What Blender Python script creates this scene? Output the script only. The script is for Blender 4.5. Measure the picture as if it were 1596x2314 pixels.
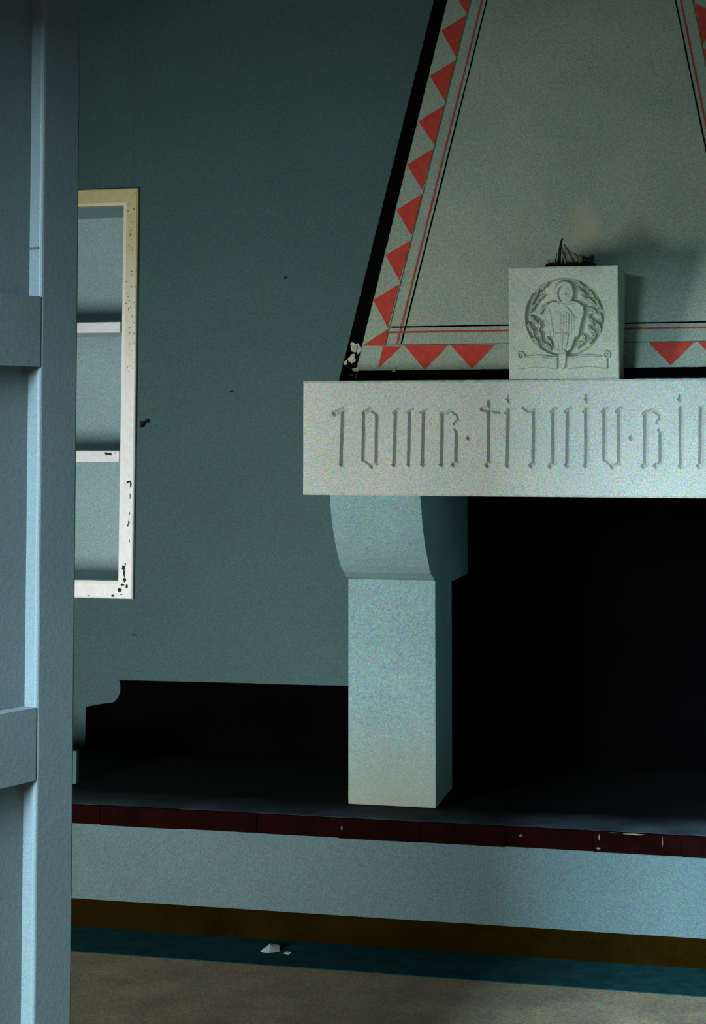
import bpy, bmesh, math, random
import numpy as np
from mathutils import Vector
random.seed(4)
C = bpy.context.scene.collection
for o in list(bpy.data.objects): bpy.data.objects.remove(o)

# ------------------------------------------------------------------ camera
cam = bpy.data.cameras.new('camera'); co = bpy.data.objects.new('camera', cam); C.objects.link(co)
cam.sensor_fit = 'HORIZONTAL'; cam.sensor_width = 36; cam.lens = 36*3900/1596
cam.shift_y = -425.5/1596
cam.clip_start = .05
co.location = (0, 0, 1.5); co.rotation_euler = (math.radians(93.5), 0, math.radians(12.9))
bpy.context.scene.camera = co

# ------------------------------------------------------------------ light and exposure
sc = bpy.context.scene
sc.view_settings.view_transform = 'Standard'; sc.view_settings.look = 'None'
sc.view_settings.exposure = 0.0; sc.view_settings.gamma = 1
w = bpy.data.worlds.new('sky'); sc.world = w; w.use_nodes = True
w.node_tree.nodes['Background'].inputs[0].default_value = (.45, .75, 1, 1)
w.node_tree.nodes['Background'].inputs[1].default_value = .5
def area(name, loc, target, sx, sy, power, col, spread=180):
    l = bpy.data.lights.new(name, 'AREA'); l.shape = 'RECTANGLE'; l.size = sx; l.size_y = sy
    l.energy = power; l.color = col; l.spread = math.radians(spread)
    o = bpy.data.objects.new(name, l); C.objects.link(o); o.location = loc
    o.rotation_euler = (Vector(target)-Vector(loc)).to_track_quat('-Z', 'Y').to_euler()
    return o
# daylight outside the low window beside the doorway
area('window_daylight', (-3.3, .85, .75), (-1.2, 5.8, .2), 1.0, .85, 56, (.92, .98, .96), 73)
# open sky behind the camera, reaching in under the head of the doorway
area('doorway_sky', (-1.95, -2.6, 3.6), (-.9, 3.5, .4), 1.1, 3.4, 3300, (.58, .83, 1.0))
# weak fill lamp added at the right for the pillar side and plinth
area('side_fill', (3.0, 3.5, .95), (-1.2, 4.9, .5), 1.1, .8, 10, (.40, .85, 1.0))

# ------------------------------------------------------------------ materials
def mat(name, col, rough=.9, var=.12, vs=3, speck=.1, ss=260, bump=.15, bs=120, col2=None, spec=.3):
    """plaster / stone / paint: broad mottling between col and col2, sandy speckle, fine bump"""
    m = bpy.data.materials.new(name); m.use_nodes = True; n = m.node_tree.nodes; L = m.node_tree.links
    b = n['Principled BSDF']; b.inputs['Roughness'].default_value = rough
    b.inputs['Specular IOR Level'].default_value = spec
    tc = n.new('ShaderNodeTexCoord')
    g = n.new('ShaderNodeNewGeometry')
    n1 = n.new('ShaderNodeTexNoise'); n1.inputs['Scale'].default_value = vs; n1.inputs['Detail'].default_value = 5
    L.new(g.outputs['Position'], n1.inputs['Vector'])
    r = n.new('ShaderNodeMapRange'); r.inputs[1].default_value = .3; r.inputs[2].default_value = .7
    L.new(n1.outputs['Fac'], r.inputs[0])
    mx = n.new('ShaderNodeMix'); mx.data_type = 'RGBA'
    c2 = col2 or tuple(c*(1-2*var) for c in col)
    mx.inputs['A'].default_value = (*col, 1); mx.inputs['B'].default_value = (*c2, 1)
    L.new(r.outputs[0], mx.inputs['Factor'])
    n2 = n.new('ShaderNodeTexNoise'); n2.inputs['Scale'].default_value = ss; n2.inputs['Detail'].default_value = 1
    L.new(g.outputs['Position'], n2.inputs['Vector'])
    mu = n.new('ShaderNodeMix'); mu.data_type = 'RGBA'; mu.blend_type = 'OVERLAY'; mu.inputs['Factor'].default_value = min(speck*9, 1)
    L.new(mx.outputs['Result'], mu.inputs['A']); L.new(n2.outputs['Color'], mu.inputs['B'])
    L.new(mu.outputs['Result'], b.inputs['Base Color'])
    n3 = n.new('ShaderNodeTexNoise'); n3.inputs['Scale'].default_value = bs; n3.inputs['Detail'].default_value = 3
    L.new(g.outputs['Position'], n3.inputs['Vector'])
    bp = n.new('ShaderNodeBump'); bp.inputs['Strength'].default_value = bump; bp.inputs['Distance'].default_value = .004
    L.new(n3.outputs['Fac'], bp.inputs['Height']); L.new(bp.outputs[0], b.inputs['Normal'])
    m['base'] = mu.name
    return m
def overlay(m, col, axis, a, b_, scale=12, amount=1, noise=.5):
    """a stain of colour col that fades in from coordinate a to b_ along an axis, edge broken by noise"""
    n = m.node_tree.nodes; L = m.node_tree.links; bs = n['Principled BSDF']
    prev = bs.inputs['Base Color'].links[0].from_socket
    g = n.new('ShaderNodeNewGeometry'); sp = n.new('ShaderNodeSeparateXYZ'); L.new(g.outputs['Position'], sp.inputs[0])
    ns = n.new('ShaderNodeTexNoise'); ns.inputs['Scale'].default_value = scale; ns.inputs['Detail'].default_value = 6
    L.new(g.outputs['Position'], ns.inputs['Vector'])
    r = n.new('ShaderNodeMapRange'); r.inputs[1].default_value = a; r.inputs[2].default_value = b_
    L.new(sp.outputs['XYZ'.index(axis)], r.inputs[0])
    r2 = n.new('ShaderNodeMapRange'); r2.inputs[1].default_value = .5-noise/2; r2.inputs[2].default_value = .5+noise/2
    r2.inputs[3].default_value = .7; r2.inputs[4].default_value = 1
    L.new(ns.outputs['Fac'], r2.inputs[0])
    mm = n.new('ShaderNodeMath'); mm.operation = 'MULTIPLY'; L.new(r.outputs[0], mm.inputs[0]); L.new(r2.outputs[0], mm.inputs[1])
    m2 = n.new('ShaderNodeMath'); m2.operation = 'MULTIPLY'; L.new(mm.outputs[0], m2.inputs[0]); m2.inputs[1].default_value = amount; m2.use_clamp = True
    mx = n.new('ShaderNodeMix'); mx.data_type = 'RGBA'; L.new(m2.outputs[0], mx.inputs['Factor'])
    L.new(prev, mx.inputs['A']); mx.inputs['B'].default_value = (*col, 1)
    L.new(mx.outputs['Result'], bs.inputs['Base Color'])
def spot(m, col, c, rad, scale=25, amount=.8):
    """a round stain at point c"""
    n = m.node_tree.nodes; L = m.node_tree.links; bs = n['Principled BSDF']
    prev = bs.inputs['Base Color'].links[0].from_socket
    g = n.new('ShaderNodeNewGeometry')
    mp = n.new('ShaderNodeMapping'); mp.vector_type = 'POINT'
    mp.inputs['Location'].default_value = tuple(-a/r for a, r in zip(c, rad)); mp.inputs['Scale'].default_value = tuple(1/r for r in rad)
    L.new(g.outputs['Position'], mp.inputs['Vector'])
    ns = n.new('ShaderNodeTexNoise'); ns.inputs['Scale'].default_value = scale; ns.inputs['Detail'].default_value = 5
    L.new(g.outputs['Position'], ns.inputs['Vector'])
    le = n.new('ShaderNodeVectorMath'); le.operation = 'LENGTH'; L.new(mp.outputs[0], le.inputs[0])
    ad = n.new('ShaderNodeMath'); ad.operation = 'MULTIPLY_ADD'; L.new(ns.outputs['Fac'], ad.inputs[0]); ad.inputs[1].default_value = 1.2; L.new(le.outputs['Value'], ad.inputs[2])
    r = n.new('ShaderNodeMapRange'); r.inputs[1].default_value = .7; r.inputs[2].default_value = 1.5; r.inputs[3].default_value = amount; r.inputs[4].default_value = 0
    L.new(ad.outputs[0], r.inputs[0])
    mx = n.new('ShaderNodeMix'); mx.data_type = 'RGBA'; L.new(r.outputs[0], mx.inputs['Factor'])
    L.new(prev, mx.inputs['A']); mx.inputs['B'].default_value = (*col, 1)
    L.new(mx.outputs['Result'], bs.inputs['Base Color'])

M = {}
M['wall'] = mat('teal_plaster', (.054, .100, .099), var=.07, vs=1.6)
M['wall_plain'] = mat('room_plaster', (.14, .21, .22), var=.07, vs=2)
M['hood'] = mat('hood_plaster', (.31, .36, .27), var=.1, vs=3.5, col2=(.25, .31, .255))
spot(M['hood'], (.41, .41, .275), (-.475, 5.30, 2.11), (.06, .3, .12), amount=.85)
M['stone'] = mat('pale_limestone', (.44, .455, .40), var=.1, vs=5, col2=(.37, .41, .375))
overlay(M['stone'], (.42, .40, .27), 'Z', .62, .38, 14, .75)
M['pillar'] = mat('sky_tinted_limestone', (.21, .315, .33), var=.1, vs=5, col2=(.175, .275, .285))  # limestone tinted bluer: doorway skylight put into the colour
overlay(M['pillar'], (.22, .215, .14), 'Z', .68, .36, 14, .8)
M['relief'] = mat('carved_limestone', (.44, .46, .36), var=.1, vs=14, col2=(.34, .38, .31), bump=.3)
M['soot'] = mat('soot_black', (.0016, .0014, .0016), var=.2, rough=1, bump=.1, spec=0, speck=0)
M['black'] = mat('black_paint', (.003, .0025, .003), var=.2, rough=.95, spec=0, speck=0)
M['red'] = mat('red_paint', (.52, .055, .035), var=.12, vs=40, col2=(.40, .04, .03), speck=.06)
M['redline'] = mat('red_line_paint', (.40, .06, .045), var=.12, vs=60)
M['olive'] = mat('olive_line_paint', (.12, .13, .05), var=.2, vs=50)
M['tile'] = mat('dark_red_hearth_tile', (.009, .0013, .0013), var=.3, vs=9, rough=.9, spec=.02)
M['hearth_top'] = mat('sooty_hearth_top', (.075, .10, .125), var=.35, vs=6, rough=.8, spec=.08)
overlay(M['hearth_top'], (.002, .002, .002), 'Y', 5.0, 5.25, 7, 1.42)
M['plinth'] = mat('plinth_plaster', (.070, .110, .114), var=.07, vs=3)
M['base'] = mat('brown_base_paint', (.012, .0068, .0007), var=.25, vs=6, rough=.9, spec=0)
M['floor'] = mat('worn_concrete', (.20, .16, .095), var=.15, vs=7, col2=(.12, .10, .065), speck=.19, ss=150)
M['border'] = mat('dark_floor_border', (.006, .036, .039), var=.25, vs=18, rough=.9, spec=.05)
M['door'] = mat('grey_door_paint', (.066, .079, .079), rough=.5, var=.06, vs=4, bump=.08, ss=620, speck=.08)
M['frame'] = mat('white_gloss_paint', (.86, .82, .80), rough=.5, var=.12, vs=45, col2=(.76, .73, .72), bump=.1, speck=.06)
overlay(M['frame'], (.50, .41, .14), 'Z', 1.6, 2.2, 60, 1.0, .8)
M['bevel'] = mat('clean_lit_bevel_paint', (.93, .92, .88), rough=.4, var=.02, vs=20, bump=.02, speck=.02)  # clean bevel paint, made paler to hold the light caught there
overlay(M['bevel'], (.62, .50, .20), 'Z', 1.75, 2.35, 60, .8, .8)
M['shelf'] = mat('white_shelf_paint', (.78, .77, .78), rough=.5, var=.06, vs=20)
M['niche'] = mat('pale_blue_distemper', (.32, .45, .465), var=.06, vs=3)
M['iron'] = mat('rusty_iron', (.012, .009, .008), rough=.8)
M['grime'] = mat('dark_grime', (.03, .03, .022), rough=.9)
M['leaf'] = mat('dried_leaf', (.30, .27, .17), rough=.9, bump=.3)
M['char'] = mat('charred_moss', (.012, .014, .010), rough=1, bump=.5)
M['paper'] = mat('white_paper', (.62, .66, .64), rough=.8)
M['mortar'] = mat('pale_mortar', (.13, .12, .10), var=.2, vs=60)
M['bare'] = mat('flaked_plaster', (.48, .50, .38), var=.2, vs=90, bump=.4)

# ------------------------------------------------------------------ helpers
def obj(name, bm, m, parent=None, smooth=False, loc=None, calc=True):
    me = bpy.data.meshes.new(name)
    if calc: bmesh.ops.recalc_face_normals(bm, faces=bm.faces)
    bm.to_mesh(me); bm.free()
    for x in (m if isinstance(m, (list, tuple)) else [m]): me.materials.append(x)
    if smooth:
        for p in me.polygons: p.use_smooth = True
    o = bpy.data.objects.new(name, me); C.objects.link(o)
    if loc is not None:
        o.location = loc
        me.transform(__import__('mathutils').Matrix.Translation(-Vector(loc)))
    if parent is not None:
        o.parent = parent; o.matrix_parent_inverse = parent.matrix_basis.inverted()
    return o
def thing(name, label, cat, loc=(0, 0, 0), kind=None):
    o = bpy.data.objects.new(name, None); C.objects.link(o); o.location = loc; o.empty_display_size = .1
    o['label'] = label; o['category'] = cat
    if kind: o['kind'] = kind
    return o
def tag(o, label, cat, kind=None, group=None):
    o['label'] = label; o['category'] = cat
    if kind: o['kind'] = kind
    if group: o['group'] = group
    return o
def box(bm, x0, x1, y0, y1, z0, z1, bevel=0, mi=0):
    v = [bm.verts.new((x, y, z)) for x in (x0, x1) for y in (y0, y1) for z in (z0, z1)]
    fs = [bm.faces.new([v[i] for i in f]) for f in ((0,1,3,2),(4,6,7,5),(0,4,5,1),(2,3,7,6),(0,2,6,4),(1,5,7,3))]
    for f in fs: f.material_index = mi
    if bevel:
        es = list({e for f in fs for e in f.edges})
        r = bmesh.ops.bevel(bm, geom=es, offset=bevel, segments=2, affect='EDGES', profile=.6)
        for f in r['faces']: f.material_index = mi
    return fs
def prism(bm, pts, d, mi=0):
    """polygon pts (3D) extruded by vector d"""
    a = [bm.verts.new(p) for p in pts]; b = [bm.verts.new(Vector(p)+Vector(d)) for p in pts]
    fs = [bm.faces.new(a), bm.faces.new(b[::-1])]
    for i in range(len(a)):
        j = (i+1) % len(a); fs.append(bm.faces.new((a[i], b[i], b[j], a[j])))
    for f in fs: f.material_index = mi
    return fs
def tube(bm, pts, rad, n=8, mi=0):
    rings = []
    for i, p in enumerate(pts):
        p = Vector(p); a = Vector(pts[max(i-1, 0)]); b = Vector(pts[min(i+1, len(pts)-1)])
        t = (b-a).normalized(); u = t.orthogonal().normalized(); v = t.cross(u)
        r = rad[i] if isinstance(rad, (list, tuple)) else rad
        rings.append([bm.verts.new(p+u*r*math.cos(k*2*math.pi/n)+v*r*math.sin(k*2*math.pi/n)) for k in range(n)])
    for A, B in zip(rings, rings[1:]):
        for k in range(n):
            f = bm.faces.new((A[k], A[(k+1) % n], B[(k+1) % n], B[k])); f.material_index = mi
    bm.faces.new(rings[0][::-1]).material_index = mi; bm.faces.new(rings[-1]).material_index = mi
def blob(bm, c, r, seed=0, sub=3, amp=.25, mi=0):
    k = bmesh.ops.create_icosphere(bm, subdivisions=sub, radius=1)
    rnd = random.Random(seed); ph = [rnd.uniform(0, 6.28) for _ in range(6)]
    for v in k['verts']:
        q = v.co
        s = 1+amp*(math.sin(5*q.x+ph[0])*math.cos(4*q.y+ph[1])+.6*math.sin(9*q.z+ph[2]+3*q.x))
        v.co = Vector((q.x*r[0]*s+c[0], q.y*r[1]*s+c[1], q.z*r[2]*s+c[2]))
        for f in v.link_faces: f.material_index = mi

WY = 5.9      # face of the fireplace wall
# ------------------------------------------------------------------ room shell
bm = bmesh.new(); box(bm, -4.4, 2.8, -3.5, 6.4, -.1, 0)
tag(obj('floor', bm, M['floor']), 'worn brown grey concrete floor in front of the fireplace', 'floor', 'structure')
bm = bmesh.new(); box(bm, -4.2, 2.6, 1.25, 6.4, 3.5, 3.6)
tag(obj('ceiling', bm, M['wall_plain']), 'plain plastered ceiling above the room', 'ceiling', 'structure')
# back wall with the hole of the recessed cupboard
NX0, NX1, NZ0, NZ1 = -3.05, -2.17, .93, 2.345
bm = bmesh.new()
box(bm, -4.2, NX0, WY, WY+.5, 0, 3.5); box(bm, NX1, 2.6, WY, WY+.5, 0, 3.5)
box(bm, NX0, NX1, WY, WY+.5, 0, NZ0); box(bm, NX0, NX1, WY, WY+.5, NZ1, 3.5)
back = tag(obj('wall_back', bm, M['wall']), 'teal grey plaster wall behind the fireplace', 'wall', 'structure')
bm = bmesh.new(); prism(bm, [(-2.20, WY+.002, 2.385), (-2.186, WY-.0035, 2.385), (-2.176, WY-.0035, 2.385), (-2.16, WY+.002, 2.385)], (0, 0, 1.11))
obj('plaster_ridge', bm, M['wall'], back)
bm = bmesh.new(); box(bm, -4.4, -4.2, 1.2, 6.4, 0, 3.5)
tag(obj('wall_left', bm, M['wall_plain']), 'plastered side wall on the left', 'wall', 'structure')
bm = bmesh.new(); box(bm, 2.6, 2.8, 1.2, 2.9, 0, 3.5); box(bm, 2.6, 2.8, 4.1, 6.4, 0, 3.5); box(bm, 2.6, 2.8, 2.9, 4.1, 0, .5); box(bm, 2.6, 2.8, 2.9, 4.1, 1.4, 3.5)  # low opening added to let the side fill in
tag(obj('wall_right', bm, M['wall_plain']), 'plastered wall on the right side with a low opening', 'wall', 'structure')
# wall the camera looks through: doorway, and a low window left of it
WZ0, WZ1, WX0, WX1 = .30, 1.35, -4.0, -2.6
DX0, DX1, DZ = -1.36, .55, 2.1
bm = bmesh.new(); ya, yb = 1.25, 1.5
box(bm, -4.2, WX0, ya, yb, 0, 3.5); box(bm, WX1, DX0, ya, yb, 0, 3.5); box(bm, DX1, 2.6, ya, yb, 0, 3.5)
box(bm, WX0, WX1, ya, yb, 0, WZ0); box(bm, WX0, WX1, ya, yb, WZ1, 3.5); box(bm, DX0, DX1, ya, yb, DZ, 3.5)
tag(obj('wall_front', bm, M['wall_plain']), 'plastered wall with the doorway and low window around the viewer', 'wall', 'structure')
# dark border strip along the foot of the hearth
bm = bmesh.new(); box(bm, -4.2, 2.6, 4.757, 5.02, -.01, .0025)
tag(obj('trim_1', bm, M['border']), 'dark teal border strip of floor along the hearth base', 'floor border', 'structure')
# soot black dado with a stepped left end
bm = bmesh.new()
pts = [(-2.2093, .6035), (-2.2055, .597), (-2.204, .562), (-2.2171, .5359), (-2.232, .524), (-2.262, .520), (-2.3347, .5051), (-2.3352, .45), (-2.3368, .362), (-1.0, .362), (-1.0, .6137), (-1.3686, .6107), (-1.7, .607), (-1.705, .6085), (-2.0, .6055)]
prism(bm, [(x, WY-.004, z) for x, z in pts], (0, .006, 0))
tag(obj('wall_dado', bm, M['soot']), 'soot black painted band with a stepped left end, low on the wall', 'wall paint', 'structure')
bm = bmesh.new(); box(bm, -2.9, -2.115, 5.266, 5.29, .3665, .47, .003)
tag(obj('trim_2', bm, M['wall']), 'low stepped plaster curb at the left end of the hearth', 'curb', 'structure')

# ------------------------------------------------------------------ hearth platform
hp = thing('hearth_platform', 'long raised hearth with teal plaster front, dark tiled edge and brown base', 'hearth', (-1.1, 5.4, 0))
HX0, HX1, HY = -2.9, 1.0, 4.996; HB = WY-.006
bm = bmesh.new(); box(bm, HX0, HX1, HY, HB, 0, .309); obj('plinth', bm, M['plinth'], hp)
bm = bmesh.new(); box(bm, HX0, HX1, HY-.004, HY+.03, 0, .0835, .002); obj('skirting', bm, M['base'], hp)
bm = bmesh.new()
x = HX0
k = 0
while x < HX1-.02:                       # row of edge tiles with slightly uneven joints and worn edges
    x1 = min(x+.245+random.uniform(-.004, .004), HX1)
    dz = random.uniform(-.0015, .0015)
    box(bm, x+.0005, x1-.0005, HY-.010+random.uniform(-.001, .001), HY+.16, .3085+random.uniform(-.002, .001), .3652+dz*.2, .0022)
    x = x1
obj('edge_tile', bm, M['tile'], hp)
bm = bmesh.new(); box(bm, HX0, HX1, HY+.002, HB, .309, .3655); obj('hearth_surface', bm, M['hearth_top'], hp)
bm = bmesh.new()
for (cx, cz, a, b) in ((-.323, .3625, .020, .0022), (-.428, .350, .0025, .008), (-.2518, .347, .0015, .014), (-.345, .363, .016, .0015), (-1.175, .337, .003, .006), (-.65, .343, .005, .0035), (-.43, .318, .006, .003), (-.39, .364, .012, .001)):
    blob(bm, (cx, HY-.011, cz), (a, .0022, b), seed=int(cx*1000), sub=2, amp=.3)
obj('mortar_chip', bm, M['mortar'], hp)['kind'] = 'stuff'

# ------------------------------------------------------------------ fireplace
AX = -.518
fp = thing('stone_fireplace', 'monumental stone fireplace with carved lettering on its beam and a painted tapering hood', 'fireplace', (AX, 5.4, .366))
LX0, LX1, LY, LZ0, LZ1 = -1.275, .239, 4.909, 1.3085, 1.641
STROKES= [[[-1.1807,1.5469],[-1.1527,1.5591]],[[-1.1523,1.5561],[-1.1576,1.3984]],[[-1.0898,1.5478],[-1.0716,1.5596]],[[-1.0898,1.5478],[-1.0918,1.4116]],[[-1.0727,1.5596],[-1.0507,1.5411],[-1.0531,1.4026]],[[-1.0918,1.4116],[-1.0671,1.394],[-1.0531,1.4037]],[[-1.0035,1.5484],[-0.9869,1.5594]],[[-0.9952,1.5513],[-0.9992,1.4002]],[[-0.9605,1.5483],[-0.944,1.5593]],[[-0.953,1.5512],[-0.9571,1.4004]],[[-0.9219,1.5489],[-0.9032,1.5573]],[[-0.9125,1.5511],[-0.9159,1.4006]],[[-0.8573,1.5444],[-0.8608,1.4008]],[[-0.8622,1.5426],[-0.8342,1.5542],[-0.8164,1.5425],[-0.8128,1.5278],[-0.8251,1.5158]],[[-0.8225,1.5004],[-0.817,1.4894],[-0.8181,1.4072],[-0.8273,1.3988]],[[-0.7435,1.558],[-0.6939,1.5513]],[[-0.7221,1.5788],[-0.724,1.4076],[-0.7296,1.3978]],[[-0.6663,1.5947],[-0.6664,1.5776]],[[-0.6769,1.547],[-0.6604,1.5572]],[[-0.6665,1.5551],[-0.6703,1.4004]],[[-0.6255,1.5612],[-0.6113,1.5522],[-0.5937,1.555]],[[-0.5937,1.5537],[-0.5959,1.4048],[-0.6041,1.3978]],[[-0.5473,1.5496],[-0.531,1.5601]],[[-0.5384,1.5548],[-0.5402,1.405],[-0.5492,1.3969]],[[-0.5068,1.5495],[-0.4893,1.56]],[[-0.497,1.5547],[-0.5006,1.3991]],[[-0.4459,1.595],[-0.4452,1.5768]],[[-0.4543,1.5494],[-0.4397,1.5586]],[[-0.4454,1.5566],[-0.4475,1.3994]],[[-0.4021,1.5505],[-0.3868,1.5597]],[[-0.3948,1.5545],[-0.3964,1.4157],[-0.3743,1.3957],[-0.3538,1.407]],[[-0.3629,1.5504],[-0.346,1.5596]],[[-0.354,1.5544],[-0.355,1.4058]],[[-0.2809,1.5462],[-0.2824,1.4021]],[[-0.2873,1.5434],[-0.2634,1.5541],[-0.2446,1.5421],[-0.2415,1.5301],[-0.2499,1.5193]],[[-0.245,1.4981],[-0.2388,1.4881],[-0.2397,1.4083],[-0.2544,1.3979]],[[-0.1853,1.5939],[-0.1854,1.5799]],[[-0.1829,1.5579],[-0.1839,1.4026]],[[-0.1273,1.5578],[-0.1307,1.4028]]]
DIAM= [[-1.1784,1.5458],[-1.1576,1.3984],[-1.0671,1.394],[-1.0011,1.3991],[-0.9571,1.3993],[-0.9159,1.3995],[-0.8615,1.3997],[-0.8273,1.3999],[-0.7834,1.4759],[-0.7296,1.3985],[-1.091,1.5485],[-0.6707,1.3975],[-0.6041,1.3978],[-0.5492,1.3969],[-0.5027,1.3991],[-0.4495,1.3985],[-0.3743,1.3957],[-0.3217,1.476],[-0.288,1.3981],[-0.2544,1.3979],[-0.1863,1.3974],[-0.1355,1.3988],[-0.6672,1.5858],[-0.4451,1.5869],[-0.1854,1.5847]]
def seg_d(X, Z, p, q):
    px, pz = p; qx, qz = q; dx, dz = qx-px, qz-pz; l = dx*dx+dz*dz+1e-12
    t = np.clip(((X-px)*dx+(Z-pz)*dz)/l, 0, 1)
    return np.hypot(X-px-t*dx, Z-pz-t*dz)
def heightfield(name, xs, zs, depth, y0, yback, m, parent, rot=None):
    """carved block: front face displaced into the stone by depth(x, z), plain sides and back"""
    nx, nz = len(xs), len(zs)
    X, Z = np.meshgrid(xs, zs); D = depth(X, Z)
    V = np.stack([X, y0+D, Z], -1).reshape(-1, 3)
    idx = np.arange(nx*nz).reshape(nz, nx)
    F = np.stack([idx[:-1, :-1], idx[:-1, 1:], idx[1:, 1:], idx[1:, :-1]], -1).reshape(-1, 4).tolist()
    ring = list(idx[0, :])+list(idx[1:, -1])+list(idx[-1, -2::-1])+list(idx[-2:0:-1, 0])
    ring = [int(i) for i in ring]; nb = len(V)
    B = V[ring].copy(); B[:, 1] = yback
    V = np.concatenate([V, B])
    for i in range(len(ring)):
        j = (i+1) % len(ring); F.append([ring[i], nb+i, nb+j, ring[j]])
    F.append([nb+i for i in range(len(ring))][::-1])
    me = bpy.data.meshes.new(name); me.from_pydata(V.tolist(), [], F); me.materials.append(m); me.update()
    bm = bmesh.new(); bm.from_mesh(me); bmesh.ops.recalc_face_normals(bm, faces=bm.faces); bm.to_mesh(me); bm.free()
    o = bpy.data.objects.new(name, me); C.objects.link(o)
    if parent: o.parent = parent; o.matrix_parent_inverse = parent.matrix_basis.inverted()
    return o
def letters(X, Z):
    d = np.full(X.shape, 9.)
    for s in STROKES:
        hw = .0078
        if len(s) == 2 and abs(s[0][0]-s[1][0])+abs(s[0][1]-s[1][1]) < .03: hw = .0045      # ticks and serifs
        for p, q in zip(s, s[1:]):
            if len(s) > 2 and abs(p[1]-q[1]) < .03: h = .0052
            else: h = hw
            d = np.minimum(d, seg_d(X, Z, p, q)-h)
    for x, z in DIAM:
        d = np.minimum(d, (np.abs(X-x)+np.abs(Z-z)-.0105)*.72)
    dep = np.clip(-d*1.8, 0, .0135)
    # chipped arrises and gentle waviness of the old face
    dep = dep+.0006*np.sin(X*23)*np.sin(Z*31+1)
    e = np.minimum(np.minimum(X-LX0, LX1-X), np.minimum(Z-LZ0, LZ1-Z))
    dep = dep+np.clip(.006-e, 0, .006)*.7*(1+.5*np.sin(X*170)*np.sin(X*61))
    return dep
xs = np.concatenate([np.arange(LX0, -.10, .0019), np.arange(-.10, LX1, .01), [LX1]])
zs = np.arange(LZ0, LZ1+.0001, .0019)
lin = heightfield('lintel', xs, zs, letters, LY, 5.14, M['stone'], fp)
for sx in (0, 1):                                   # side beams running back to the wall
    bm = bmesh.new()
    a, b = (LX0+.002, -.945) if sx == 0 else (2*AX+.945, LX1-.002)
    box(bm, a, b, 5.14, WY, LZ0+.002, LZ1-.002); obj('side_beam', bm, M['stone'], fp)
prof = [(5.1723, 1.044), (5.150, 1.0505), (5.1044, 1.0700), (5.072, 1.092), (5.0395, 1.1210), (5.012, 1.152), (4.9904, 1.1800), (4.968, 1.215), (4.952, 1.2500), (4.940, 1.285), (4.935, LZ0)]
for sx in (0, 1):
    xa, xb = (-1.1998, -.9294) if sx == 0 else (2*AX+.9294, 2*AX+1.1998)
    bm = bmesh.new(); box(bm, xa, xb, 5.1723, 5.4654, .3665, 1.0445, .0035)
    # worn arris and a chip at the back edge
    p = obj('pillar', bm, M['pillar'], fp)
    bm = bmesh.new()
    pts = [(xa, y, z) for y, z in prof]+[(xa, 5.787, LZ0), (xa, 5.787, 1.022), (xa, 5.78, 1.016), (xa, 5.4654, 1.016), (xa, 5.4654, 1.0446)]
    prism(bm, pts, (xb-xa, 0, 0))
    bmesh.ops.bevel(bm, geom=[e for e in bm.edges if abs(e.verts[0].co.x-e.verts[1].co.x) < 1e-5 and e.verts[0].co.y < 5.18 and e.verts[1].co.y < 5.18 and e.verts[0].co.z > 1.05], offset=.0025, segments=2, affect='EDGES')
    obj('corbel', bm, M['pillar'], fp)
# faint scratched marks on the left pillar
def scratch(bm, x, z, s, pts, r=.0007):
    tube(bm, [(x+a*s, 5.1721, z+b*s) for a, b in pts], r, 5)
rs = random.Random(3)
for j, (zz, x0, n, s) in enumerate(((.803, -1.075, 2, .014), (.752, -1.105, 8, .012), (.574, -1.125, 10, .010))):
    bm = bmesh.new()
    for k in range(n):
        scratch(bm, x0+k*s*1.05, zz+rs.uniform(-.001, .001), s, [(rs.uniform(-.1, .1), -.5), (rs.uniform(-.1, .15), .0), (rs.uniform(0, .2), .5)], .0006)
        if k % 2: scratch(bm, x0+k*s*1.05, zz, s, [(0, .45), (.35, .5), (.45, .1), (.1, -.1)], .0006)
    obj('scratched_marks', bm, M['stone'], fp)['label'] = 'pale illegible scratches on the left pillar'

bm = bmesh.new(); scratch(bm, -1.02, .607, .02, [(0, 0), (1, .1)], .0008); obj('scratch', bm, M['stone'], fp)
# ---- tapering hood: front leans back 0.35 per metre
def hood_y(z): return 5.11+.35*(z-1.655)
NRM = Vector((0, -1, .35)).normalized()
def hp3(u, z, off=0): return Vector((AX+u, hood_y(z), z))+NRM*off
def edge_u(z): return .6945-.1711*(z-1.648)          # half width of the hood at height z
bm = bmesh.new()
zb, zt = LZ1-.001, 3.5
q = [hp3(-edge_u(zb), zb), hp3(edge_u(zb), zb), hp3(edge_u(zt), zt), hp3(-edge_u(zt), zt)]
r = [Vector((v.x, WY, v.z)) for v in q]
vv = [bm.verts.new(p) for p in q+r]
for f in ((0,1,2,3),(4,7,6,5),(0,4,5,1),(3,2,6,7),(0,3,7,4),(1,5,6,2)): bm.faces.new([vv[i] for i in f])
hood = obj('chimney_hood', bm, M['hood'], fp)
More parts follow.
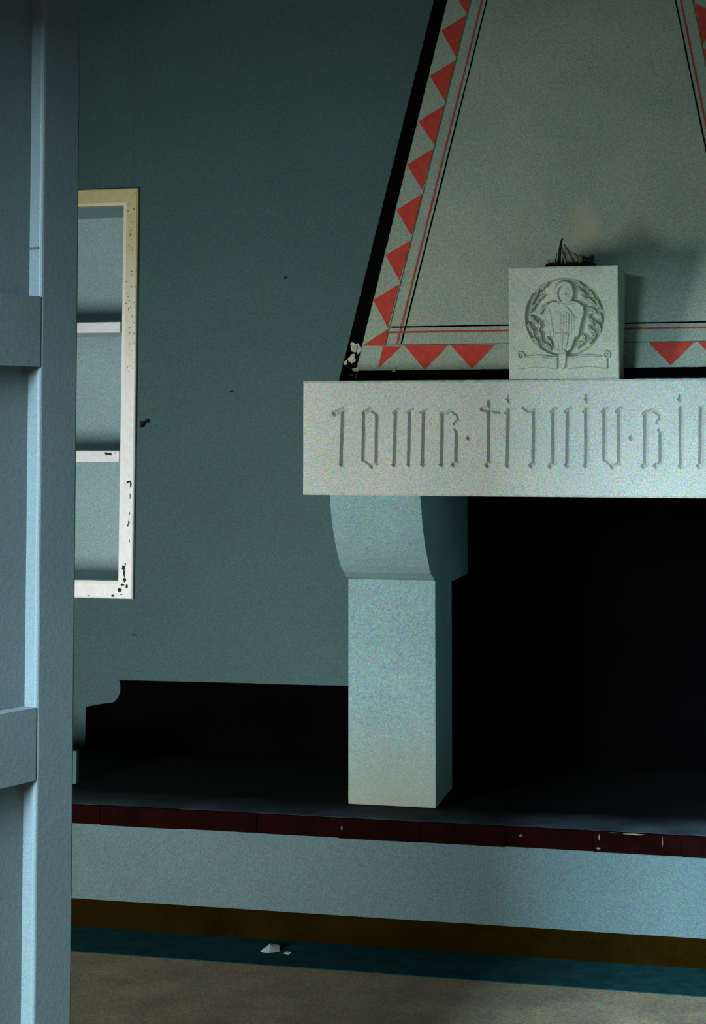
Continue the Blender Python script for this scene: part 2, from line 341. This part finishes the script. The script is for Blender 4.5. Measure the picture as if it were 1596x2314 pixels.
# painted border: black bands, red teeth and fine lines, brushed on in thin coats
bm = bmesh.new()
def poly(pts, mi, off, mirror=False, jag=0):
    for sgn in ((1, -1) if mirror else (1,)):
        P = [hp3(sgn*u, z, off) for u, z in pts]
        f = bm.faces.new([bm.verts.new(p) for p in P]); f.material_index = mi
        f.normal_update()
        if f.normal.dot(NRM) < 0: f.normal_flip()
def jagline(p, q, n, amp, rng):
    return [(p[0]+(q[0]-p[0])*i/n+(rng.uniform(-amp, amp) if 0 < i < n else 0), p[1]+(q[1]-p[1])*i/n+(rng.uniform(-amp, amp)*.5 if 0 < i < n else 0)) for i in range(n+1)]
def strip(p0, p1, q0, q1, mi, off, n=60, amp=.0006, mirror=False, seed=1):
    """quad strip between edge p0-p1 and edge q0-q1, both slightly wobbly"""
    for sgn in ((1, -1) if mirror else (1,)):
        rng = random.Random(seed)
        A = jagline(p0, p1, n, amp, rng); B = jagline(q0, q1, n, amp, rng)
        a = [bm.verts.new(hp3(sgn*u, z, off)) for u, z in A]; b = [bm.verts.new(hp3(sgn*u, z, off)) for u, z in B]
        for i in range(n):
            f = bm.faces.new((a[i], b[i], b[i+1], a[i+1])); f.material_index = mi; f.normal_update()
            if f.normal.dot(NRM) < 0: f.normal_flip()
ZT = 3.48
def ext(p, q, z=ZT): return (p[0]+(q[0]-p[0])*(z-p[1])/(q[1]-p[1]), z)
o0, o1 = (-.6957, 1.6478), (-.4787, 2.9176); i0, i1 = (-.6466, 1.655), (-.4325, 2.9148)
strip(o0, ext(o0, o1), (-.6505, 1.6478), ext(i0, i1), 0, .0010, 140, .0009, True, 3)
strip((-.652, 1.6478), (.652, 1.6478), (-.645, 1.6775), (.645, 1.6815), 0, .0012, 90, .0010, False, 5)
r0, r1 = (-.5225, 1.7596), (-.3172, 2.9077); k0, k1 = (-.5101, 1.7594), (-.3011, 2.9067); g0, g1 = (-.5594, 1.7559), (-.3541, 2.91)
for (a, b, mi, hw, sd) in ((r0, r1, 2, .0029, 7), (k0, k1, 0, .0023, 8), (g0, g1, 3, .0014, 9)):
    e = ext(a, b)
    strip((a[0]-hw, a[1]), (e[0]-hw, e[1]), (a[0]+hw, a[1]), (e[0]+hw, e[1]), mi, .0010+.0001*mi, 110, .0005, True, sd)
for (za, zb_, mi, hw, ua, sd) in ((1.8115, 1.815, 0, .0022, -.5441, 11), (1.7950, 1.7985, 2, .0030, -.5497, 12), (1.7553, 1.757, 3, .0014, -.5539, 13)):
    strip((ua, za-hw), (-ua, zb_-hw), (ua, za+hw), (-ua, zb_+hw), mi, .0014+.0001*mi, 110, .0005, False, sd)
T = [[(-.4468, 2.8031), (-.3681, 2.8545), (-.393, 2.7068)], [(-.4753, 2.6436), (-.3945, 2.6943), (-.4206, 2.5527)],
     [(-.5032, 2.4858), (-.4212, 2.5389), (-.4471, 2.4047)], [(-.531, 2.3388), (-.4484, 2.3912), (-.4762, 2.2528)],
     [(-.5536, 2.1884), (-.4747, 2.2403), (-.5011, 2.1026)], [(-.5786, 2.0412), (-.5002, 2.0882), (-.5293, 1.9589)],
     [(-.6074, 1.8983), (-.5298, 1.9462), (-.555, 1.8096)], [(-.5547, 1.8054), (-.6311, 1.7539), (-.5592, 1.7531)],
     [(-.566, 1.7518), (-.5082, 1.7512), (-.5761, 1.6836)]]
for k in range(1, 5): T.append([(T[0][i][0]+.0272*k, T[0][i][1]+.152*k) for i in range(3)])
for t in T: poly(t, 1, .0016, True)
for t in ([(-.5001, 1.7538), (-.3651, 1.7524), (-.4326, 1.6798)], [(-.357, 1.7536), (-.2224, 1.7535), (-.2885, 1.68)],
          [(.2305, 1.7578), (.3675, 1.7575), (.2976, 1.6858)], [(.374, 1.7575), (.500, 1.758), (.437, 1.687)]): poly(t, 1, .0016)
# flaked spots on the lower end of the left black band
def flake(u, z, ru, rz, seed):
    rg = random.Random(seed); n = 22
    poly([(u+ru*math.cos(a)*(1+.28*math.sin(3*a+seed)+rg.uniform(-.12, .12)), z+rz*math.sin(a)*(1+.2*math.cos(2*a+seed)+rg.uniform(-.12, .12))) for a in [2*math.pi*i/n for i in range(n)]], 4, .0020)
flake(-.6560, 1.7490, .0125, .0170, 1); flake(-.6430, 1.7450, .0070, .0150, 2); flake(-.6590, 1.7150, .0110, .0135, 4)
flake(-.6790, 1.7020, .0050, .0075, 5); flake(-.6500, 1.6800, .0055, .0060, 6); flake(-.6420, 1.6800, .0060, .0060, 9)
flake(-.6640, 1.6650, .0020, .0025, 7); flake(-.6560, 1.6645, .0022, .0028, 8); flake(-.6430, 1.6600, .0020, .0060, 3); flake(-.5270, 1.6760, .0050, .0028, 10)
obj('painted_border', bm, [M['black'], M['red'], M['redline'], M['olive'], M['bare']], hood, calc=False)['label'] = 'black band, red triangles and fine lines'
# sooty lining of the fire opening
bm = bmesh.new()
box(bm, -1.0, -2*.518+1.0, WY-.02, WY+.001, .3668, LZ0+.30)
box(bm, -.945, 2*AX+.945, 5.12, WY-.02, LZ0+.02, LZ0+.03)
obj('firebox_lining', bm, M['soot'], fp)

# ------------------------------------------------------------------ carved relief block on the lintel
RX0, RX1, RZ0, RZ1 = -.6675, -.355, LZ1+.001, 1.965
def relief(X, Z):
    cx = 105+(X-RX0)/(RX1-RX0)*1280; cy = 530+(RZ1-Z)/(RZ1-RZ0)*1295
    H = np.zeros(X.shape)
    def sst(t): t = np.clip(t, 0, 1); return t*t*(3-2*t)
    rr = np.hypot((cx-760)/470, (cy-1112)/455)
    H -= .016*sst((1-rr)*16)                                        # sunk medallion
    floor_h = H.copy()
    def cap(x1, y1, x2, y2, r1, r2, top, soft=.5):
        nonlocal H
        dx, dy = x2-x1, y2-y1; l = dx*dx+dy*dy+1e-9
        t = np.clip(((cx-x1)*dx+(cy-y1)*dy)/l, 0, 1)
        d = np.hypot(cx-x1-t*dx, cy-y1-t*dy)/(r1+(r2-r1)*t)
        h = -.016+(top+.016)*sst((1-d)/soft)
        H = np.where(d < 1, np.maximum(H, h), H)
    def groove(pts, w, dep):
        nonlocal H
        d = np.full(X.shape, 1e9)
        for (a, b), (c, e) in zip(pts, pts[1:]):
            dx, dy = c-a, e-b; l = dx*dx+dy*dy+1e-9
            t = np.clip(((cx-a)*dx+(cy-b)*dy)/l, 0, 1); d = np.minimum(d, np.hypot(cx-a-t*dx, cy-b-t*dy))
        H -= dep*sst(1-d/w)
    # robe: shoulders narrowing to a point
    cap(650, 1060, 720, 1430, 150, 92, .004, .22); cap(860, 1060, 770, 1430, 150, 92, .004, .22)
    cap(620, 1020, 900, 1020, 95, 95, .004, .5)
    cap(745, 1120, 740, 1400, 120, 90, .006, .5)
    cap(560, 1040, 620, 1320, 62, 40, .006, .6); cap(950, 1010, 900, 1320, 60, 40, .004, .6)
    cap(735, 1530, 735, 1670, 66, 48, .009, .4)
    # head in a rounded hood
    def bump(x, y, rx, ry, h, a=0):
        nonlocal H
        u = (cx-x)*math.cos(a)+(cy-y)*math.sin(a); v = -(cx-x)*math.sin(a)+(cy-y)*math.cos(a)
        H += h*np.exp(-(u/rx)**2-(v/ry)**2)
    def leafy(x1, y1, x2, y2, wd, top=.002):
        nonlocal H
        dx, dy = x2-x1, y2-y1; L_ = math.hypot(dx, dy)
        t = ((cx-x1)*dx+(cy-y1)*dy)/L_**2; n_ = ((cx-x1)*dy-(cy-y1)*dx)/L_
        n_ = n_-.18*wd*np.sin(t*6+x1)
        r = wd*np.sin(np.pi*np.clip(t, .001, .999))**.7*(1+.22*np.sin(t*17+y1))
        d = np.where((t > 0) & (t < 1), np.abs(n_)/r, 9)
        h = -.016+(top+.016)*sst((1-d)/.75)-.0035*np.exp(-(n_/6)**2)
        H = np.where(d < 1, np.maximum(H, h), H)
    cap(760, 805, 760, 885, 132, 118, .006, .3)
    hr = np.hypot((cx-768)/92, (cy-850)/112)
    H -= .0085*sst((1-hr)*5)
    bump(768, 862, 62, 84, .0075); bump(768, 862, 9, 26, .0035); bump(742, 838, 15, 9, -.0030); bump(796, 838, 15, 9, -.0030)
    bump(768, 912, 24, 6, -.0028); bump(768, 935, 26, 12, .0015); bump(768, 800, 50, 10, .0018)
    groove([(690, 945), (780, 962), (880, 950)], 18, .005)
    groove([(805, 1000), (850, 1050), (895, 1118)], 20, .004)
    for gx in range(690, 900, 32): groove([(gx, 1075), (gx, 1285)], 9, .0015)
    for gy in range(1090, 1290, 38): groove([(680, gy), (885, gy)], 7, .0004)
    groove([(660, 1300), (745, 1285), (840, 1305)], 14, .003)
    for gx in (690, 750, 815): groove([(gx, 1310), (735+(gx-750)*.6, 1515)], 12, .0026)
    groove([(660, 1535), (735, 1525), (820, 1540)], 13, .004)
    # scrolling foliage either side
    for a in ((560,700,470,820,34),(500,745,400,830,30),(440,800,380,960,36),(530,850,420,930,34),(560,930,470,1080,36),(430,950,330,1060,30),
              (340,1090,460,1200,34),(470,1150,440,1290,34),(330,1160,390,1330,36),(440,1260,500,1400,32),(370,1330,470,1450,34),(500,1390,600,1490,34),(550,1330,610,1450,26),
              (880,700,1010,790,32),(900,770,1020,880,34),(1010,790,1110,900,32),(960,880,1130,980,36),(1100,900,1190,1030,30),(1010,990,1150,1090,36),(1150,1060,1200,1190,30),
              (1040,1080,1090,1220,32),(1110,1150,1180,1290,38),(1020,1210,1120,1320,34),(1120,1310,1040,1420,34),(1000,1370,900,1470,34),(960,1300,1000,1400,26)):
        leafy(*a)
    for p in ((440, 850), (500, 790), (470, 1120), (400, 1230), (470, 1345), (1010, 850), (1060, 1110), (1110, 1310), (1160, 1270), (1175, 1180)):
        bump(p[0], p[1], 17, 17, -.006)
    groove([(350, 1160), (430, 1240), (480, 1360)], 12, .003); groove([(960, 780), (1090, 890)], 12, .003); groove([(1090, 1180), (1180, 1180)], 10, .003)
    # ribbon scroll below
    yc = 1628+14*np.cos((cx-735)/95.)
    band = np.clip((78-np.abs(cy-yc))/16, 0, 1)*np.clip((cx-205)/20, 0, 1)*np.clip((1262-cx)/20, 0, 1)
    stub = (np.abs(cx-735) < 62)
    H = np.where((band > 0) & ~stub, np.maximum(H, .0075*sst(band)), H)
    for sx, sy in ((248, 1548), (1246, 1545)):
        d = np.hypot(cx-sx, cy-sy)
        H = np.where(d < 52, np.maximum(H, .0065*sst((52-d)/14)), H); H -= .006*sst(1-np.abs(d-20)/13)
    groove([(300, 1568), (480, 1560), (660, 1588)], 12, .003); groove([(810, 1588), (1000, 1555), (1190, 1562)], 12, .003)
    e = np.minimum(np.minimum(X-RX0, RX1-X), np.minimum(Z-RZ0, RZ1-Z))
    H -= np.clip(.004-e, 0, .004)*.8
    H += .0004*np.sin(cx*.05)*np.sin(cy*.043)
    return -H
rb = heightfield('carved_relief_block', np.arange(RX0, RX1+.0001, .00125), np.arange(RZ0, RZ1+.0001, .00125), relief, 4.920, 5.24, M['relief'], None)
tag(rb, 'square stone block carved with a robed figure in a round medallion, on the beam', 'stone relief')
# push the hidden rear of the block forward where the leaning hood front cuts it
me = rb.data
for v in me.vertices:
    if v.co.y > 5.2: v.co.y = hood_y(v.co.z)-.003

# ------------------------------------------------------------------ dried plant on the block
dp = thing('dried_plant', 'small clump of blackened dried moss and stalks on top of the carved block', 'dried plant', (-.5, 5.02, RZ1))
bm = bmesh.new()
rg = random.Random(9)
for k in range(26):
    x = rg.uniform(-.555, -.435); blob(bm, (x, rg.uniform(4.97, 5.03), RZ1+.006), (rg.uniform(.008, .018), .012, rg.uniform(.005, .010)), k, 2, .35)
for k in range(12):
    blob(bm, (rg.uniform(-.468, -.436), rg.uniform(4.98, 5.03), RZ1+rg.uniform(.010, .026)), (.009, .010, .009), 40+k, 2, .4)
for k in range(70):
    x = rg.uniform(-.57, -.425); y = rg.uniform(4.96, 5.03); a = rg.uniform(-.02, .02)
    tube(bm, [(x, y, RZ1+.002), (x+a*.5, y, RZ1+rg.uniform(.010, .018)), (x+a, y-.003, RZ1+rg.uniform(.012, .03))], [.0009, .0007, .0003], 4)
obj('moss', bm, M['char'], dp)
bm = bmesh.new()
tube(bm, [(-.532, 5.0, RZ1+.003), (-.530, 5.0, RZ1+.035), (-.5275, 5.002, RZ1+.06), (-.523, 5.0, RZ1+.083), (-.519, 5.0, RZ1+.090)], [.006, .005, .0042, .003, .001], 8)
tube(bm, [(-.520, 5.0, RZ1+.003), (-.518, 5.0, RZ1+.04), (-.521, 5.0, RZ1+.062)], [.0035, .0022, .0008], 6)
tube(bm, [(-.537, 5.0, RZ1+.003), (-.541, 5.0, RZ1+.025), (-.536, 5.0, RZ1+.048)], [.003, .002, .0006], 6)
obj('stalk', bm, M['char'], dp)
def leaf(pts, w):
    bm = bmesh.new(); n = len(pts); rows = []
    for i, p in enumerate(pts):
        t = i/(n-1); ww = w*math.sin(math.pi*(.08+.88*t))**.8
        p = Vector(p); rows.append([bm.verts.new(p+Vector((-ww, .003, 0))), bm.verts.new(p+Vector((0, -.002, .001))), bm.verts.new(p+Vector((ww, .003, 0)))])
    for a, b in zip(rows, rows[1:]):
        for k in (0, 1): bm.faces.new((a[k], a[k+1], b[k+1], b[k]))
    r = bmesh.ops.solidify(bm, geom=bm.faces[:], thickness=.0012)
    return obj('leaf', bm, M['leaf'], dp)
leaf([(-.515, 4.985, RZ1+.070), (-.508, 4.98, RZ1+.055), (-.500, 4.978, RZ1+.038), (-.492, 4.98, RZ1+.020), (-.488, 4.985, RZ1+.008)], .0075)
leaf([(-.496, 4.98, RZ1+.048), (-.485, 4.975, RZ1+.040), (-.477, 4.975, RZ1+.026), (-.474, 4.98, RZ1+.010)], .008)
leaf([(-.470, 4.98, RZ1+.036), (-.465, 4.975, RZ1+.026), (-.470, 4.975, RZ1+.015), (-.474, 4.98, RZ1+.006)], .006)
leaf([(-.512, 4.985, RZ1+.050), (-.514, 4.98, RZ1+.035), (-.510, 4.98, RZ1+.020), (-.505, 4.985, RZ1+.008)], .005)

# ------------------------------------------------------------------ cupboard let into the wall
cb = thing('wall_cupboard', 'open recessed wall cupboard with a chipped white frame yellowed at the top', 'cupboard', (-2.6, WY, .9))
FX0, FX1, FZ0, FZ1 = -3.08, -2.153, .8945, 2.3735      # outer edge of the frame
IX0, IX1, IZ0, IZ1 = -3.02, -2.209, .957, 2.312       # clear opening
bm = bmesh.new()
def ringf(a, b, ya, yb):
    (ax0, ax1, az0, az1), (bx0, bx1, bz0, bz1) = a, b
    A = [(ax0, ya, az0), (ax1, ya, az0), (ax1, ya, az1), (ax0, ya, az1)]; B = [(bx0, yb, bz0), (bx1, yb, bz0), (bx1, yb, bz1), (bx0, yb, bz1)]
    return A, B
fy = WY-.018
def skew(r): return r
steps = [((FX0, FX1, FZ0, FZ1), WY+.001), ((FX0, FX1, FZ0, FZ1), fy+.004), ((FX0+.004, FX1-.004, FZ0+.004, FZ1-.004), fy),
         ((IX0-.013, IX1+.014, IZ0-.012, IZ1+.010), fy), ((IX0, IX1, IZ0, IZ1), fy+.007), ((IX0, IX1, IZ0, IZ1), WY+.03)]
rings = []
for (x0, x1, z0, z1), y in steps:
    sk = lambda x, z: x-(.010*(2.4-z)/1.5 if x > -2.6 else 0)+.006     # the right post leans a little
    rings.append([bm.verts.new((sk(x, z), y, z)) for x, z in ((x0, z0), (x1, z0), (x1, z1), (x0, z1))])
for i, (A, B) in enumerate(zip(rings, rings[1:])):
    for k in range(4): bm.faces.new((A[k], A[(k+1) % 4], B[(k+1) % 4], B[k])).material_index = int(i == 3)
for k in range(4): bm.faces.new((rings[-1][k], rings[-1][(k+1) % 4], rings[0][(k+1) % 4], rings[0][k]))
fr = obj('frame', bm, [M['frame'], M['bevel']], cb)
bm = bmesh.new()
rg = random.Random(12)
def chip(x, z, a, b, s): blob(bm, (x, fy-.0002, z), (a, .0012, b), s, 2, .35)
for (x, z, a, b) in ((-2.192, 1.005, .006, .010), (-2.190, .985, .004, .012), (-2.188, .962, .006, .008), (-2.196, .945, .007, .004), (-2.207, .925, .008, .007), (-2.186, 1.018, .003, .004),
                     (-2.232, .905, .006, .004), (-2.325, .903, .005, .002), (-2.181, 1.31, .004, .004), (-2.174, 1.313, .007, .003), (-2.168, 1.302, .003, .012), (-2.174, 1.165, .003, .007), (-2.178, 1.155, .003, .004), (-2.171, 1.20, .0016, .006),
                     (-2.170, 1.26, .0015, .010), (-2.171, 1.10, .002, .006), (-2.20, .91, .004, .002), (-2.18, .94, .004, .008)):
    chip(x+.002, z, a, b, int(1000*z)+int(-1000*x))
for k in range(60):
    z = rg.uniform(1.7, 2.36); chip(rg.uniform(-2.19, -2.155), z, rg.uniform(.0008, .002), rg.uniform(.0008, .0025), k)
obj('grime_spots', bm, M['grime'], fr)['kind'] = 'stuff'
# niche box
bm = bmesh.new(); d = .46; t = .03
nx0, nx1, nz0, nz1 = NX0, NX1, NZ0, NZ1
box(bm, nx0, nx1, WY+d-.02, WY+d, nz0, nz1); box(bm, nx0, nx0+.02, WY+.03, WY+d, nz0, nz1); box(bm, nx1-.02, nx1, WY+.03, WY+d, nz0, nz1)
box(bm, nx0, nx1, WY+.03, WY+d, nz0, nz0+.02); box(bm, nx0, nx1, WY+.03, WY+d, nz1-.02, nz1)
obj('niche_lining', bm, M['niche'], cb)
for z0, z1 in ((1.851, 1.8895), (1.381, 1.421)):
    bm = bmesh.new(); box(bm, NX0+.02, -2.222, WY+.012, WY+.30, z0, z1, .0015); s = obj('shelf', bm, M['shelf'], cb)
    if z0 < 1.5:
        bm = bmesh.new()
        for (x, z, a, b) in ((-2.272, 1.413, .006, .004), (-2.256, 1.411, .006, .005), (-2.268, 1.409, .004, .003), (-2.238, 1.414, .002, .002)): blob(bm, (x, WY+.0115, z), (a, .0012, b), int(-x*1000), 2, .4)
        obj('grime_spots', bm, M['grime'], s)

# ------------------------------------------------------------------ panelled door, standing open beside the camera
ang = math.radians(21.8); ed = Vector((math.sin(ang), math.cos(ang), 0)); nn = Vector((ed.y, -ed.x, 0)); E0 = Vector((-.9715, 2.4106, 0))
W = .86
dr = thing('door_1', 'grey painted panelled door standing open at the left', 'door', tuple(E0-ed*W), 'structure')
def dpt(u, n, z): return E0+ed*u+nn*n+Vector((0, 0, z))     # u<0 towards the hinge, n into the room side
def dbox(bm, u0, u1, n0, n1, z0, z1, bev=0):
    v = [bm.verts.new(dpt(u, n, z)) for u in (u0, u1) for n in (n0, n1) for z in (z0, z1)]
    fs = [bm.faces.new([v[i] for i in f]) for f in ((0,1,3,2),(4,6,7,5),(0,4,5,1),(2,3,7,6),(0,2,6,4),(1,5,7,3))]
    if bev: bmesh.ops.bevel(bm, geom=list({e for f in fs for e in f.edges}), offset=bev, segments=3, affect='EDGES', profile=.5)
RE = .024; TH = .045
for u0, u1 in ((-.079, 0), (-W, -W+.10)):
    bm = bmesh.new(); dbox(bm, u0, u1, -TH, 0, .012, 2.62, .005 if u1 == 0 else .001); obj('stile', bm, M['door'], dr)
for z0, z1 in ((.012, .20), (.999, 1.102), (1.5905, 1.6925), (2.50, 2.62)):
    bm = bmesh.new(); dbox(bm, -W+.100, -.079, -TH+.0005, 0, z0, z1); obj('rail', bm, M['door'], dr)
for z0, z1 in ((.20, .999), (1.102, 1.5905), (1.6925, 2.50)):
    bm = bmesh.new(); dbox(bm, -W+.09, -.07, -TH+.006, -RE, z0-.008, z1+.008); obj('panel', bm, M['door'], dr)
bm = bmesh.new(); dbox(bm, -.0815, -.079, -RE, -.0045, 1.7625, 1.7655); obj('paint_crack', bm, M['grime'], dr)
bm = bmesh.new(); dbox(bm, -W-.05, -W-.004, -TH-.02, .02, 0, 2.66); obj('door_post', bm, M['door'], dr)

# ------------------------------------------------------------------ small things
bm = bmesh.new()
tube(bm, [(-2.128, WY, 1.520), (-2.128, WY-.012, 1.519), (-2.127, WY-.016, 1.514), (-2.131, WY-.014, 1.506)], [.006, .0065, .005, .002], 8)
tube(bm, [(-2.112, WY, 1.531), (-2.112, WY-.010, 1.531), (-2.110, WY-.013, 1.536)], [.006, .005, .002], 8)
tube(bm, [(-2.128, WY-.013, 1.518), (-2.119, WY-.016, 1.524), (-2.111, WY-.011, 1.532)], .0022, 6)
blob(bm, (-2.127, WY-.004, 1.518), (.010, .006, .012), 2, 2, .3); blob(bm, (-2.110, WY-.004, 1.530), (.007, .006, .008), 3, 2, .3)
tag(obj('wall_hook', bm, M['iron'], loc=(-2.12, WY, 1.52)), 'small rusty bent hook on the wall beside the cupboard frame', 'hook')
for (x, z, r, lab) in ((-1.598, 2.0365, .0038, 'tiny dark nail head in the wall, the upper of two left of the hood'), (-1.796, 1.634, .0042, 'tiny dark nail head in the wall, the lower of two between cupboard and fireplace')):
    bm = bmesh.new(); tube(bm, [(x, WY, z), (x, WY-.006, z), (x, WY-.008, z)], [r*.6, r, r*.7], 8)
    tag(obj('nail', bm, M['iron'], loc=(x, WY, z)), lab, 'nail')
bm = bmesh.new()
tube(bm, [(-2.163, WY-.0005, .764), (-2.155, WY-.001, .768), (-2.147, WY-.001, .765), (-2.143, WY-.0005, .758)], .0016, 5)
obj('plaster_crack', bm, M['grime'], back)
bm = bmesh.new()
cs = [(-1.392, 4.872, .001), (-1.360, 4.858, .004), (-1.334, 4.885, .003), (-1.345, 4.915, .012), (-1.374, 4.925, .012), (-1.366, 4.893, .016)]
v = [bm.verts.new(p) for p in cs]
for f in ((0, 1, 5), (1, 2, 5), (2, 3, 5), (3, 4, 5), (4, 0, 5)): bm.faces.new([v[i] for i in f])
bmesh.ops.solidify(bm, geom=bm.faces[:], thickness=.0012)
tag(obj('paper_scrap', bm, M['paper'], loc=(-1.365, 4.89, .0025)), 'crumpled white paper scrap lying on the dark floor border', 'paper scrap')
bm = bmesh.new()
v = [bm.verts.new(p) for p in [(-1.320, 4.862, .004), (-1.300, 4.858, .003), (-1.297, 4.875, .007), (-1.314, 4.88, .006)]]
bm.faces.new(v[:3]); bm.faces.new((v[0], v[2], v[3])); bmesh.ops.solidify(bm, geom=bm.faces[:], thickness=.001)
tag(obj('paper_fragment', bm, M['paper'], loc=(-1.308, 4.868, .0025)), 'tiny torn fragment just right of the white paper scrap', 'paper scrap')
# low window (outside the picture; it lets the daylight in)
wn = thing('window_1', 'low window beside the doorway', 'window', (-3.3, 1.3, WZ0), 'structure')
bm = bmesh.new()
for x0, x1 in ((WX0, WX0+.05), (WX1-.05, WX1), (-3.32, -3.28)): box(bm, x0, x1, 1.27, 1.32, WZ0, WZ1)
for z0, z1 in ((WZ0, WZ0+.05), (WZ1-.05, WZ1)): box(bm, WX0, WX1, 1.27, 1.32, z0, z1)
obj('window_frame', bm, M['shelf'], wn)
